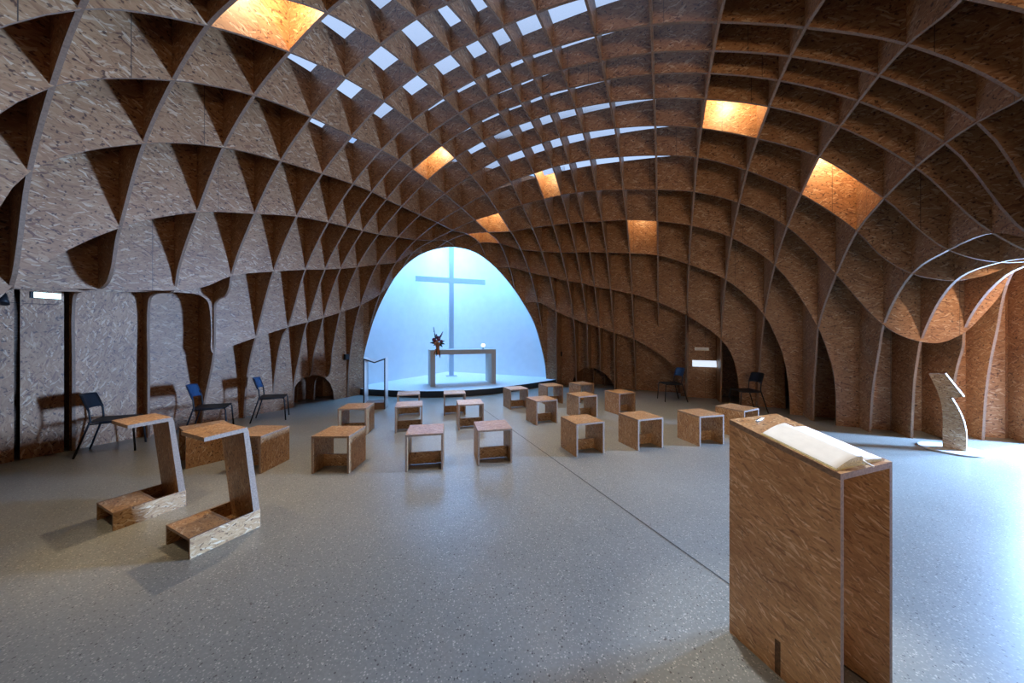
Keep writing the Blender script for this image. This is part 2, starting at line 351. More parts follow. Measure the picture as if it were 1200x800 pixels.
# A ribs: far legs traced in the photograph (pixels on the rib plane), walk from near (small b) to far
A_FAR = {
 'q': [(633,372),(637,396),(640,425),(641.5,449)], 'r': [(651.5,395),(652,430),(652.3,450)], 's': [(674,400),(675,425),(675.3,453)],
 't': [(688.5,402),(689.2,430)], 'u': [(703.2,410),(703.6,434)], 'v': [(720.2,415),(720.5,453)], 'w': [(744,425),(744.5,456)], 'x': [(772.6,440),(772.6,461)],
 '1': [(806.3,400),(806,440),(805,467)], '2': [(845.5,430),(844.5,472.5)], '3': [(891,420),(889,450),(888,479)], '4': [(956.5,418),(954,450),(953.3,491)],
 '5': [(1030.5,410),(1023.5,453),(1019.5,506)], '6': [(1077,411),(1072,445),(1068.5,513)], '7': [(1129,405),(1122,430),(1118,452),(1114,485),(1113,517)],
}
A_RECESS = {'t', 'u'}
for A in A_ORD:
    a = A_POS[A]
    bs_ = [B for B in B_ORD]
    pts_ = []
    near = None
    # dome part
    lastB = None
    for B in bs_:
        b = B_POS[B]; z = zs(a, b)
        if (A, B) in NZ: z = NZ[A, B] if NZ[A, B] < 1.9 else z
        if A in A_FAR:
            known = [q for q in bs_ if (A, q) in NZ]
            if bs_.index(B) > bs_.index(known[-1]): continue
        elif A in '89':
            if b > 7.2: continue
        if b - a > PLANE_C + .8: continue
        if z < (1.45 if (A, B) in NZ else 1.95): continue
        pts_.append((b, z))
    if A == 'M':      # flat lip over the openings in the side wall
        pts_ = [p for p in pts_ if p[0] > 2.5]
        lip = [on_a(a, *p) for p in ((20,338),(70,338),(122,339),(165,340),(206,340),(237,336.5))]
        pts_ = [(-1.5, 2.08)] + lip + pts_
    elif A == 'L':
        pts_ = [p for p in pts_ if p[0] > 3.3]
        lip = [on_a(a, *p) for p in ((60,341),(150,342),(215,343),(234,346),(242,352),(245.5,365),(247,388),(249.5,414),(275,404))]
        pts_ = [(-1.5, 2.2)] + lip + pts_
    b0, z0 = pts_[0]
    if A not in 'LM':
        pts_ = [(b0-.1-q[0]+b0, q[1]) if False else q for q in auto_leg(b0, z0, -1)[::-1]] + pts_
    if A in A_FAR:
        pts_ += [on_a(a, *p) for p in A_FAR[A]]
        if A in A_RECESS: pts_ += [(10.75, .55), (10.85, 0.)]
        else: pts_[-1] = (pts_[-1][0], 0.)
    elif A in '89':
        pts_ += [(7.45, 1.6), (7.6, .8), (7.66, 0.)]
    inner = spline(pts_, 6)
    t0 = PLANE_C + a
    if A in 'LMNopqr': inner = clip_path(inner, t0, 1)
    nrm = (*W(1, 0), 0)
    bm = rib_mesh(inner, -1, 1, lambda t, z, a=a: (*W(a, t), z), nrm)
    o = finish(bm, 'rib', [OSB, EDGE], ceiling, uv=False)
    o.matrix_parent_inverse = ceiling.matrix_basis.inverted()
# B ribs: walk from left (small a) to right
B_LEFT = {
 'c': [(286,485),(290,440),(297,405)], 'd': [(318.7,482),(323.7,430),(332,392)], 'e': [(343.7,477),(345,448),(351,417),(358,384)],
 'f': [(363.7,440),(368,415),(377,381)], 'g': [(385,440),(389.5,412),(396,378)], 'h': [(407.5,466),(409.5,425),(416,381)], 'k': [(419,462),(421,440),(427,410),(437,370)],
}
B_RECESS = {'f', 'g'}
B_RIGHT = {
 'j': [(783,423),(791,434),(796,448),(798,464)], 'i': [(858,417),(863.5,437),(866,455),(867,473)],
 'n': [(909,395),(917,415),(922.5,441),(925,467),(925.5,485)], 'm': [(968,407),(976,434),(979,460),(979.5,497)],
}
LIPZ = 2.3
def b_left_lip(b, za):    # rounded end on the wall lip, then a post on the wall, from floor up
    if b < 2:
        pa = -7.55
        q = [(-7.55, 0.), (-7.55, 1.2), (-7.55, LIPZ-.24), (-7.48, LIPZ-.1), (-7.3, LIPZ-.07)]
        return q + ([on_b(b, *p) for p in ((104,339.5),(113,339),(121,336.5),(127.5,329),(132,314),(135,296),(138,277))] if b > 1 else [(-6.8, LIPZ-.12), (-6.5, LIPZ-.12), (-6.2, 2.12)])
    p = [(-7.44, 0.), (-7.44, 1.2), (-7.44, LIPZ-.22), (-7.38, LIPZ-.07), (-7.2, LIPZ-.02), (-6.9, LIPZ-.02), (-6.62, LIPZ-.02), (-6.50, LIPZ+.06), (-6.40, LIPZ+.3)]
    return p
for B in B_ORD:
    b = B_POS[B]; pts_ = []
    for A in A_ORD:
        a = A_POS[A]; z = zs(a, b)
        if (A, B) in NZ and NZ[A, B] < 1.9: z = NZ[A, B]
        if B in B_RIGHT and a > max(A_POS[q] for q in A_ORD if (q, B) in NZ): continue
        if b - a > PLANE_C + .8: continue
        if B in 'yza' and a < -6.0: continue
        if B == 'b' and a < -6.6: continue
        if B in B_LEFT and a < -7.0 and (A, B) not in NZ: continue
        if B in 'lk' and a > 3 and (A, B) in NZ: z = NZ[A, B]
        if z < (1.1 if (A, B) in NZ else 1.95): continue
        pts_.append((a, z))
    if B in 'yza': pts_ = b_left_lip(b, 0) + pts_
    elif B == 'b':
        e = [on_b(b, *p) for p in ((235,512),(240,470),(251,412),(252,370),(252.5,356))] + [on_b(b, *p) for p in ((257,350.5),(265,346),(269.5,336))]
        e[0] = (e[0][0], 0.); pts_ = e + pts_
    elif B in B_LEFT:
        e = [on_b(b, *p) for p in B_LEFT[B]]
        if B in B_RECESS: e = [(-8.1, 0.), (-8.0, .55)] + e
        else: e[0] = (e[0][0], 0.)
        pts_ = e + pts_
    elif B in 'lmnij': pass
    else: pts_ = auto_leg(*pts_[0], -1)[::-1] + pts_
    if B in B_RIGHT:
        e = [on_b(b, *p) for p in B_RIGHT[B]]; e[-1] = (e[-1][0], 0.); pts_ += e
    elif B == 'l':
        pts_ = [p for p in pts_ if p[0] < 3.1] + [on_b(b, *p) for p in ((1036,381.5),(1058,394),(1081,400.5),(1100,401.5),(1130,389),(1150,370),(1170,347),(1188,317))] + [(5.1, 2.85), (5.5, 2.85)]
    elif B == 'k':
        pts_ = [p for p in pts_ if p[0] < 2.7] + [on_b(b, *p) for p in ((1033,300),(1067,320),(1100,327.5),(1120,328.7),(1150,323.7),(1200,306))] + [(5.1, 2.85), (5.5, 2.85)]
    elif pts_[-1][1] > 1.9:
        pts_ += auto_leg(*pts_[-1], 1)
    inner = spline(pts_, 6)
    if B in 'klmnij': inner = clip_path(inner, b-PLANE_C, -1)
    nrm = (*W(0, 1), 0)
    bm = rib_mesh(inner, -1, 1, lambda t, z, b=b: (*W(t, b), z), nrm)
    o = finish(bm, 'rib', [OSB, EDGE], ceiling, uv=False)
    o.matrix_parent_inverse = ceiling.matrix_basis.inverted()
# roof boards and skylight panes on top of the ribs
def grid_lines(pos, extra): return sorted(set(list(pos.values())+extra))
la = [-8.4] + [x for x in sorted(A_POS.values())] + [5.7]
lb = [-6.5, -5, -3.5, -2.4] + [x for x in sorted(B_POS.values())] + [10.5, 11.1]
bmr, bmg = bmesh.new(), bmesh.new()
for i in range(len(la)-1):
    for j in range(len(lb)-1):
        q = [(la[i], lb[j]), (la[i+1], lb[j]), (la[i+1], lb[j+1]), (la[i], lb[j+1])]
        cz = [zs(*p) for p in q]
        cz = [min(z, 2.2) if (p[1] < -1.4 or p[0] < -7.7 or p[1] > 10) else z for p, z in zip(q, cz)]
        if max(b_-a_ for a_, b_ in q) > PLANE_C + .5: continue
        glaz = min(cz) > 4.15 and la[i+1] < .6 and lb[j] > 2.1 and max(b_-a_ for a_, b_ in q) < 13.2
        bm = bmg if glaz else bmr
        vs = [bm.verts.new((*W(*p), zo_of(max(z, 1.7))+.012)) for p, z in zip(q, cz)]
        bm.faces.new(vs)
for bm in (bmr, bmg):
    bmesh.ops.remove_doubles(bm, verts=bm.verts, dist=.001)
    bmesh.ops.recalc_face_normals(bm, faces=bm.faces)
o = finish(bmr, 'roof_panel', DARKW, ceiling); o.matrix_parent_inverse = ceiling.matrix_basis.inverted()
o = struct(finish(bmg, 'window_1', GLASSM))
# ------------------------------------------------------------------ walls
def wall_ab(name, poly, plane, pos, th, m, me=None, hole=None):
    """vertical wall in plane a=pos or b=pos; poly in (t,z); th along +plane axis"""
    bm = bmesh.new(); uvl = bm.loops.layers.uv.verify()
    to = (lambda t, z, d: (*W(pos+d, t), z)) if plane == 'a' else (lambda t, z, d: (*W(t, pos+d), z))
    f0 = [bm.verts.new(to(t, z, 0)) for t, z in poly]; f1 = [bm.verts.new(to(t, z, th)) for t, z in poly]
    k = len(poly); faces = [bm.faces.new(f0), bm.faces.new(f1[::-1])]
    for i in range(k):
        f = bm.faces.new((f0[i], f1[i], f1[(i+1) % k], f0[(i+1) % k])); f.material_index = 1 if me else 0
    bm.normal_update()
    for f in bm.faces:
        for l in f.loops:
            c = AB(l.vert.co.x, l.vert.co.y); l[uvl].uv = ((c[1] if plane == 'a' else c[0]) , l.vert.co.z)
    bmesh.ops.recalc_face_normals(bm, faces=bm.faces)
    return finish(bm, name, [m, me] if me else m, uv=False)
# left side wall (boards with joints, low arch) -- boards are separate panels in one wall
wl = struct(empty('wall_left', (*W(-7.62, 2), 0)))
joints = [-3.0, -1.0, .28, on_a(-7.62, 20, 450)[0], on_a(-7.62, 78, 450)[0], on_a(-7.62, 170, 450)[0]]
archK = [on_a(-7.62, *p) for p in ((343,474),(344,455),(350,447),(358,441.5),(366,439.5),(374,439.5),(381,442.5),(387,449),(390.5,458),(391.5,468))]
b_end = 6.35
for b0, b1 in zip(joints, joints[1:]):
    o = wall_ab('board', [(b0+.022, 0), (b1-.022, 0), (b1-.022, 3.6), (b0+.022, 3.6)], 'a', -7.62, -.03, OSBV, EDGE); o.parent = wl; o.matrix_parent_inverse = wl.matrix_basis.inverted()
b0 = joints[-1]
poly = [(b0+.022, 0)] + [(archK[0][0], 0)] + archK[1:-1] + [(archK[-1][0], 0), (b_end, 0), (b_end, 3.6), (b0+.022, 3.6)]
o = wall_ab('board', poly, 'a', -7.62, -.03, OSB, EDGE); o.parent = wl; o.matrix_parent_inverse = wl.matrix_basis.inverted()
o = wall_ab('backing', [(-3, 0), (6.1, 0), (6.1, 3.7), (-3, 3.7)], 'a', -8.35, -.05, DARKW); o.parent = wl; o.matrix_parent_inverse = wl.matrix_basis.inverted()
# right side wall with its low arch
bm_ = None
archJ = [on_b(J_B, *p) for p in ((670,451),(672,444),(677,436),(685,430.5),(692,430),(700,432.5),(708,437),(715,444),(719.5,451),(720.5,456))]
wr = struct(empty('wall_right', (*W(0, J_B), 0)))
poly = [(-3.64, 0), (archJ[0][0], 0)] + archJ[1:-1] + [(archJ[-1][0], 0), (2.2, 0), (2.2, 3.4), (-3.64, 3.4)]
o = wall_ab('board', poly, 'b', J_B, .04, OSB, EDGE); o.parent = wr; o.matrix_parent_inverse = wr.matrix_basis.inverted()
o = wall_ab('board', [(.56, 0), (1.23, 0), (1.23, 2.2), (.56, 2.2)], 'b', 9.78, .03, OSB, EDGE); o.parent = wr; o.matrix_parent_inverse = wr.matrix_basis.inverted()
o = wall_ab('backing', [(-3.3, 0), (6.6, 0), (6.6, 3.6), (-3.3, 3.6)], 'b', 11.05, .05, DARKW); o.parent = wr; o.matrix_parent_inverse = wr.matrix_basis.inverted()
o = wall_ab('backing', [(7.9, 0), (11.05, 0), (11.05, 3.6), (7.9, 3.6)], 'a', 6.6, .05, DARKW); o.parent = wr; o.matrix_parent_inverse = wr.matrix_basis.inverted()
# chancel arch wall: sheet with the arch cut out, brown to the nave, white to the chancel
ux = Vector((*W(1/math.sqrt(2), 1/math.sqrt(2)), 0)); uy = Vector((*W(-1/math.sqrt(2), 1/math.sqrt(2)), 0))
org = Vector((*W(2.8/2-PLANE_C/2, 2.8/2+PLANE_C/2), 0))     # where the building axis meets the arch plane
def bld(x, y, z=0.): return org + ux*x + uy*y + Vector((0, 0, z))
arch2 = [((p-org).dot(ux), p.z) for p in ARCH]
arch2[0] = (arch2[0][0], 0.); arch2[-1] = (arch2[-1][0], 0.)
arcs = [np.array((p[0]*.99, p[1]*.987)) for p in spline(arch2, 4)]
bm = bmesh.new(); W0 = 6.0; HT = 7.0
TA = .05
rows = []
for (x, z) in arcs:
    k = math.atan2(max(z-1.0, -1), x); 
    ox, oz = (x/abs(x)*W0 if abs(x) > 1e-6 else 0, z)
    # push outwards to a big rectangle
    s = min(W0/max(abs(x), 1e-6), (HT-.5)/max(z-.5, 1e-6)) if z > .5 else W0/abs(x)
    ox, oz = x*s, (.5+(z-.5)*s if z > .5 else z)
    rows.append([bm.verts.new(bld(x, 0, z)), bm.verts.new(bld(ox, 0, oz)), bm.verts.new(bld(x, TA, z)), bm.verts.new(bld(ox, TA, oz))])
for A_, B_ in zip(rows, rows[1:]):
    bm.faces.new((A_[0], A_[1], B_[1], B_[0])); bm.faces.new((A_[2], B_[2], B_[3], A_[3])).material_index = 1
    bm.faces.new((A_[0], B_[0], B_[2], A_[2])).material_index = 2
struct(finish(bm, 'wall_arch', [OSB, WHITE, EDGE]))
# chancel walls
AC, BC = -8.05, 10.8
CH = 7.5
o = struct(wall_ab('wall_back_left', [(5.9, 0), (BC, 0), (BC, CH), (5.9, CH)], 'a', AC, -.05, WHITE))
o = struct(wall_ab('wall_back_right', [(AC, 0), (-3.1, 0), (-3.1, CH), (AC, CH)], 'b', BC, .05, WHITE))
# chancel dais: white top, dark curved riser
top = [(478/4+300, 455), (427,455.6),(440,456.3),(460,457.2),(480,457.9),(500,458.2),(520,458),(550,456.9),(575,455),(597,452.3),(620,449.3),(642,446)]
DZ = .17
edge = [at(u, v, DZ) for u, v in top]
eb = [(( p-org).dot(ux), (p-org).dot(uy)) for p in edge]
corner = Vector((*W(AC, BC), 0)); cl = Vector((*W(AC, 5.95), 0)); cr = Vector((*W(-3.15, BC), 0))
poly = [(p.x, p.y) for p in edge] + [(cr.x, cr.y), (corner.x, corner.y), (cl.x, cl.y)]
bm = bmesh.new(); prism(bm, poly, 'z', 0, DZ, 0, 0)
for f in bm.faces: f.material_index = 0 if f.normal.z > .5 else 1
struct(finish(bm, 'floor_dais', [DAIS, DARKEDGE]))
# main floor and its saw-cut joint
bm = bmesh.new()
for v in ((-14,-8,0),(16,-8,0),(16,18,0),(-14,18,0)): bm.verts.new(v)
bm.faces.new(bm.verts[:])
bm.verts.ensure_lookup_table()
struct(finish(bm, 'floor', FLOORM))
p0, p1 = at(604.8, 506.5), at(646, 535.8); d = (p1-p0).normalized(); nn = Vector((-d.y, d.x, 0))*.006
bm = bmesh.new(); q0 = p0 - d*3.2; q1 = p1 + d*5.5; z_ = Vector((0,0,.0012))
bm.faces.new([bm.verts.new(v+z_) for v in (q0+nn, q0-nn, q1-nn, q1+nn)])
struct(finish(bm, 'trim_1', plain('dark_floor_joint', (.045,.045,.045), .6)))
# ------------------------------------------------------------------ cube stools
S = .443; T = .024
def copy_tree(root, loc, rz):
    r = root.copy(); C.objects.link(r); r.location = loc; r.rotation_euler = (0, 0, rz)
    for ch in list(root.children):
        c = ch.copy(); C.objects.link(c); c.parent = r
        for g in list(ch.children):
            d = g.copy(); C.objects.link(d); d.parent = c
    return r
def panel(name, x0, x1, y0, y1, z0, z1, m, parent, big):
    """OSB board: faces with normal along axis `big` carry the board face, the others the cut edge"""
    bm = bmesh.new(); bm_box(bm, x0, x1, y0, y1, z0, z1, .0016)
    bmesh.ops.recalc_face_normals(bm, faces=bm.faces); bm.normal_update()
    for f in bm.faces: f.material_index = 0 if abs(f.normal[big]) > .9 else 1
    return finish(bm, name, [m, EDGEF], parent)
stool0 = empty('cube_stool')
h = S/2
panel('seat', -h, h, -h, h, S-T, S, OSBF, stool0, 2)
panel('side_panel', -h, -h+T, -h, h, 0, S-T, OSBFV, stool0, 0)
panel('side_panel', h-T, h, -h, h, 0, S-T, OSBFV, stool0, 0)
panel('cross_rail', -h+T, h-T, -.01, .014, .008, .155, OSBF, stool0, 1)
STOOLS = [
 (-1.097,4.079,0.183,'pale pink-topped cube stool of the front row with bluish light on the floor beside it'),
 (-0.262,4.266,0.232,'pale-topped cube stool of the front row standing just beside the dark floor joint'),
 (-2.146,3.999,0.01,'golden-topped cube stool of the front row with its solid side board facing the altar axis'),
 (0.999,4.577,0.338,'cube stool with dull brown top, first across the dark floor joint in the front row'),
 (1.92,4.803,0.318,'golden-topped cube stool with pale front edges, between the dull brown one and the row end'),
 (2.919,4.977,0.238,'golden-topped cube stool with dark hollow, next to the stool half hidden by the book lectern'),
 (0.561,6.104,0.401,'pinkish-topped cube stool of the second row, first across the dark floor joint'),
 (-1.797,5.61,0.266,'pale-topped cube stool half covering a farther one near the M-shaped frame stand'),
 (-2.16,6.707,0.297,'far cube stool next to the M-shaped frame stand, mostly covered by a nearer stool'),
 (-1.225,6.81,0.223,'far pale-topped cube stool at the platform edge straight below the altar flowers'),
 (-0.761,5.78,0.245,'pale-topped cube stool overlapping the farther stool that stands below the altar flowers'),
 (0.081,7.361,0.394,'far cube stool at the platform edge, first beyond the altar table end with the candle'),
 (0.944,7.837,0.396,'far cube stool where the dark platform edge meets the timber wall, bluish hollow'),
 (1.754,8.095,0.49,'farthest cube stool, standing right before the low arch of the right timber wall'),
 (1.426,6.548,0.379,'golden-topped cube stool directly in front of the farthest stool by the low arch'),
 (2.315,6.875,0.414,'lone cube stool with plain dark hollow between the low arch and the blue-backed chair'),
 (3.751,5.349,0.485,'cube stool with white-lit front edges half hidden behind the tall book lectern'),
 (-2.636,5.443,0.124,'cube stool before the M-shaped frame stand, behind the golden-topped front row stool'),
 (-3.169,4.017,-0.07,'cube stool right behind the nearer kneeler with its broad side board lit'),
 (-4.03,4.22,-0.63,'cube stool turned aside, seen between the two prayer kneelers'),
]
for i, (x, y, r, lab) in enumerate(STOOLS):
    o = stool0 if i == 0 else copy_tree(stool0, (0,0,0), 0)
    o.location = (x, y, 0); o.rotation_euler = (0, 0, r)
    tag(o, lab, 'stool', 'OSB cube stools facing the altar')
# ------------------------------------------------------------------ kneelers
def make_kneeler(name):
    r = empty(name)
    w, l, hb, t = .40, .45, .15, .022      # local: x right, y back (away), origin centre of base
    panel('side_panel', -w/2, -w/2+t, -l/2, l/2, 0, hb-.0, OSBF, r, 0)
    panel('side_panel', w/2-t, w/2, -l/2, l/2, 0, hb-.0, OSBF, r, 0)
    panel('kneeling_board', -w/2+t, w/2-t, -l/2, -l/2+.235, hb-t, hb, OSBF, r, 2)
    panel('brace', -w/2+t, w/2-t, -l/2+.235, -l/2+.255, .02, hb, OSBFV, r, 1)
    panel('tray_floor', -w/2+t, w/2-t, -l/2+.255, l/2-t, .015, .035, OSBF, r, 2)
    # leaning back plate
    lean = .085; zt = .835
    bm = bmesh.new(); prism(bm, [(l/2-.036, 0), (l/2, 0), (l/2-lean*.02, .12), (l/2-lean, zt), (l/2-lean-.036, zt)], 'x', -w/2+t, w/2-t if False else w/2-.0001, 0, 0)
    bm.normal_update()
    for f in bm.faces: f.material_index = 0 if abs(f.normal.y) > .8 else 1
    finish(bm, 'back_plate', [OSBFV, EDGEF], r)
    bm = bmesh.new(); prism(bm, [(l/2-lean-.0, zt), (l/2-lean-.012, zt+.034), (l/2-lean-.285, zt+.026), (l/2-lean-.285, zt-.004)], 'x', -w/2+t, w/2, 0, 0)
    bm.normal_update()
    for f in bm.faces: f.material_index = 0 if abs(f.normal.z) > .8 else 1
    finish(bm, 'armrest', [OSBF, EDGEF], r)
    return r
fr_ = at(222.5, 655.5); rk = math.radians(-25.5)
def place_corner(o, P, lx, ly, r):   # put local (lx,ly) at P
    o.location = (P.x - (lx*math.cos(r)-ly*math.sin(r)), P.y - (lx*math.sin(r)+ly*math.cos(r)), 0); o.rotation_euler = (0, 0, r)
k1 = make_kneeler('prayer_kneeler'); place_corner(k1, fr_, .20, -.225, rk)
tag(k1, 'nearer of the two L-shaped OSB prayer kneelers with white-lit right edge', 'kneeler', 'pair of prayer kneelers')
k2 = copy_tree(k1, (0,0,0), 0); place_corner(k2, at(132.5, 622.5), .20, -.225, rk)
tag(k2, 'farther L-shaped OSB prayer kneeler, its base side half in shadow, toward the left wall', 'kneeler', 'pair of prayer kneelers')
# ------------------------------------------------------------------ book lectern
lec = empty('book_lectern', (1.453, 1.601, 0), math.radians(19.3))
tag(lec, 'tall hollow OSB lectern with sloping top carrying an open white book', 'lectern')
lw, ld, zf, zb, t = .386, .47, 1.055, 1.165, .022
sl = (zb-zf)/ld
def ztop(y): return zf + (y+ld/2)*sl
def side(x0, x1):
    bm = bmesh.new(); prism(bm, [(-ld/2, 0), (ld/2, 0), (ld/2, zb-.026), (-ld/2, zf-.026)], 'x', x0, x1)
    bm.normal_update()
    for f in bm.faces: f.material_index = 0 if abs(f.normal.x) > .9 else 1
    return finish(bm, 'side_panel', [osb_lect, EDGEF], lec)
osb_lect = osb('osb_lectern', tint=(1.,1.14,1.2), scale=1.9, vert=27, gain=1.7, flat=.2, spread=.4, dark=.4)
side(-lw/2, -lw/2+t); side(lw/2-t, lw/2)
bm = bmesh.new(); prism(bm, [(-ld/2, zf-.026), (ld/2, zb-.026), (ld/2, zb), (-ld/2, zf)], 'x', -lw/2, lw/2); bm.normal_update()
for f in bm.faces: f.material_index = 0 if abs(f.normal.z) > .8 else 1
finish(bm, 'sloping_top', [OSBF, EDGEF], lec)
y0 = -ld/2+.232
panel('brace', -lw/2+t, lw/2-t, y0-.012, y0+.012, .003, .165, OSBF, lec, 1)
box('brace_end', -lw/2-.0008, -lw/2+.002, y0-.012, y0+.012, .003, .165, plain('dark_end_grain', (.13,.065,.03), .7, noise=.2, nscale=90), lec, 0)
# back board between the sides, set in from the far edge
panel('back_board', -lw/2+t, lw/2-t, ld/2-.05, ld/2-.026, .7, 1.10, OSBFV, lec, 1)
# open book lying on the slope
tilt = math.atan(sl)
book = empty('open_book', (0,0,0)); 
def on_top(x, y, dz=.0):
    lx, ly = x, y; r = lec.rotation_euler[2]
    return Vector((lec.location.x + lx*math.cos(r)-ly*math.sin(r), lec.location.y + lx*math.sin(r)+ly*math.cos(r), ztop(y)+dz))
book.location = on_top(-.008, -.07, .001); book.rotation_euler = (Matrix.Rotation(lec.rotation_euler[2], 3, 'Z') @ Matrix.Rotation(tilt, 3, 'X')).to_euler()
tag(book, 'open guest book with blank white pages on the sloping lectern top', 'book')
bl = .148
def strip(prof_top, prof_bot, y0, y1, name, mats, bulge=0):
    bm = bmesh.new(); ny = 10; rows = []
    for j in range(ny+1):
        y = y0+(y1-y0)*j/ny
        rows.append(([bm.verts.new((x, y, z)) for x, z in prof_top], [bm.verts.new((x, y, z)) for x, z in prof_bot]))
    for (a1, b1), (a2, b2) in zip(rows, rows[1:]):
        for k in range(len(a1)-1):
            f = bm.faces.new((a1[k], a1[k+1], a2[k+1], a2[k])); f.smooth = True
            bm.faces.new((b1[k], b2[k], b2[k+1], b1[k+1])).material_index = 1
        bm.faces.new((a1[0], a2[0], b2[0], b1[0])).material_index = 1
        bm.faces.new((a1[-1], b1[-1], b2[-1], a2[-1])).material_index = 1
    for (a1, b1) in (rows[0], rows[-1]):
        for k in range(len(a1)-1):
            bm.faces.new((a1[k], b1[k], b1[k+1], a1[k+1])).material_index = 1
    bmesh.ops.recalc_face_normals(bm, faces=bm.faces)
    return finish(bm, name, mats, book)
box('cover', -.178, .168, -bl-.004, bl+.004, 0, .0035, CLOTH, book, .001)
strip([(-.172,.008),(-.15,.016),(-.12,.030),(-.08,.041),(-.045,.046),(-.015,.045),(.004,.036),(.012,.018)],
      [(-.174,.0036),(-.15,.0036),(-.12,.0036),(-.08,.0036),(-.045,.0036),(-.015,.0036),(.004,.0036),(.012,.0036)], -bl, bl, 'page_block', [PAPER, PEDGE])
strip([(.0125,.014),(.03,.018),(.07,.017),(.11,.014),(.164,.009)], [(.0125,.0036),(.03,.0036),(.07,.0036),(.11,.0036),(.165,.0036)], -bl, bl, 'page_block', [PAPER, PEDGE])
bm = bmesh.new(); tube(bm, [(.012,-bl+.01,.02),(.018,-bl-.012,.013),(.03,-bl-.022,.006),(.034,-bl-.03,.0055)], .004, 6); finish(bm, 'ribbon', PAPER, book)
pen = empty('pen', on_top(-.075, .178, .0075)); pen.rotation_euler = (tilt, 0, lec.rotation_euler[2]+.25)
tag(pen, 'slim silver pen lying on the lectern top above the book', 'pen')
bm = bmesh.new(); tube(bm, [(0,0,0),(.012,0,0),(.02,0,0),(.10,0,0),(.105,0,0)], [.0012,.004,.0055,.006,.003], 12); finish(bm, 'barrel', SILVER, pen)
bm = bmesh.new(); bm_box(bm, .06, .10, -.0015, .0015, .005, .0075); finish(bm, 'clip', SILVER, pen)
# ------------------------------------------------------------------ curved reading desk at the right
P0 = at(1115, 527); te = math.radians(-64); e = Vector((math.cos(te), math.sin(te), 0))
def on_line(u, v):
    k = (u-U0)/F; s = (k*P0.y-P0.x)/(e.x-k*e.y); y = P0.y+s*e.y
    return (s, H+(V0-v)*y/F)
prof = [(1105,524.5),(1105.2,505),(1105.3,487.5),(1103.5,472),(1098.5,456.5),(1092.5,444.5),(1088.8,437.5),(1106.3,438),(1127.7,464.8),(1116,466),(1121,474),(1126.5,484.5),(1130.5,494.5),(1132.8,505),(1133.2,516),(1133,524.5)]
pf = [on_line(*p) for p in prof]; zmin = pf[0][1]
pf = [(s, max(z, .022)) for s, z in pf]; pf[0] = (pf[0][0], .022); pf[-1] = (pf[-1][0], .022)
desk = empty('reading_desk', P0, te); tag(desk, 'slender curved OSB reading desk shaped like a seven on a pale floor plate', 'reading desk')
bm = bmesh.new(); prism(bm, pf, 'y', -.024, .024, 0, 1); finish(bm, 'stand', [OSBF, EDGEF], desk)
bm = bmesh.new()
a_, b_ = pf[7], pf[8]; dn = Vector((b_[1]-a_[1], 0, -(b_[0]-a_[0]))).normalized()*-.018
prism(bm, [(a_[0], a_[1]), (b_[0], b_[1]), (b_[0]+dn.x, b_[1]+dn.z), (a_[0]+dn.x, a_[1]+dn.z)], 'y', -.036, .036, 0, 1); finish(bm, 'desk_board', [OSBF, EDGEF], desk)
bm = bmesh.new(); lathe(bm, [(.30,.0),(.305,.004),(.305,.018),(.30,.022)], 40); finish(bm, 'foot_plate', FRAMEW, desk)
# ------------------------------------------------------------------ chairs along the walls
def make_chair(name, seatc, backm):
    r = empty(name)          # local: origin seat centre on floor, facing +y
    bm = bmesh.new(); bm_box(bm, -.205, .205, -.2, .215, .435, .452, .007)
    for v in bm.verts:
        v.co.z += .028*(abs(v.co.x)/.205)**2*.3 - (.02*max(0, (v.co.y-.12)/.1)) 
    finish(bm, 'seat', seatc, r)
    for sx in (-1, 1):
        bm = bmesh.new(); tube(bm, [(sx*.20,.19,.43),(sx*.205,.21,.40),(sx*.225,.235,0)], .0115, 8); finish(bm, 'leg', STEEL, r)
        bm = bmesh.new(); tube(bm, [(sx*.232,-.31,0),(sx*.21,-.19,.42),(sx*.205,-.175,.47),(sx*.205,-.185,.60),(sx*.20,-.215,.70)], .0115, 8); finish(bm, 'leg', STEEL, r)
        bm = bmesh.new(); tube(bm, [(sx*.20,.195,.428),(sx*.205,-.188,.428)], .010, 8); finish(bm, 'seat_rail', STEEL, r)
    # curved backrest
    bm = bmesh.new(); nx, nz = 10, 6; g = []
    for i in range(nx+1):
        x = -.215+.43*i/nx; col_ = []
        for j in range(nz+1):
            q = j/nz; z = .625+.205*q
            xx = x*(1-.10*max(0, q-.5)**2*4*.6)
            y = -.175 - .065*q - .065*(1-(x/.215)**2)
            col_.append((xx, y, z - .012*(x/.215)**2))
        g.append(col_)
    fr1 = [[bm.verts.new(p) for p in c] for c in g]; bk = [[bm.verts.new((p[0], p[1]-.014, p[2])) for p in c] for c in g]
    for i in range(nx):
        for j in range(nz):
            for G, fl in ((fr1, 0), (bk, 1)):
                q = (G[i][j], G[i+1][j], G[i+1][j+1], G[i][j+1]); f = bm.faces.new(q if not fl else q[::-1]); f.smooth = True
    for i in range(nx):
        bm.faces.new((fr1[i][0], bk[i][0], bk[i+1][0], fr1[i+1][0])); bm.faces.new((fr1[i][nz], fr1[i+1][nz], bk[i+1][nz], bk[i][nz]))
    for j in range(nz):
        bm.faces.new((fr1[0][j], fr1[0][j+1], bk[0][j+1], bk[0][j])); bm.faces.new((fr1[nx][j], bk[nx][j], bk[nx][j+1], fr1[nx][j+1]))
    bmesh.ops.recalc_face_normals(bm, faces=bm.faces)
    finish(bm, 'backrest', backm, r)
    return r
ch0 = make_chair('side_chair', SEATP, NAVY)
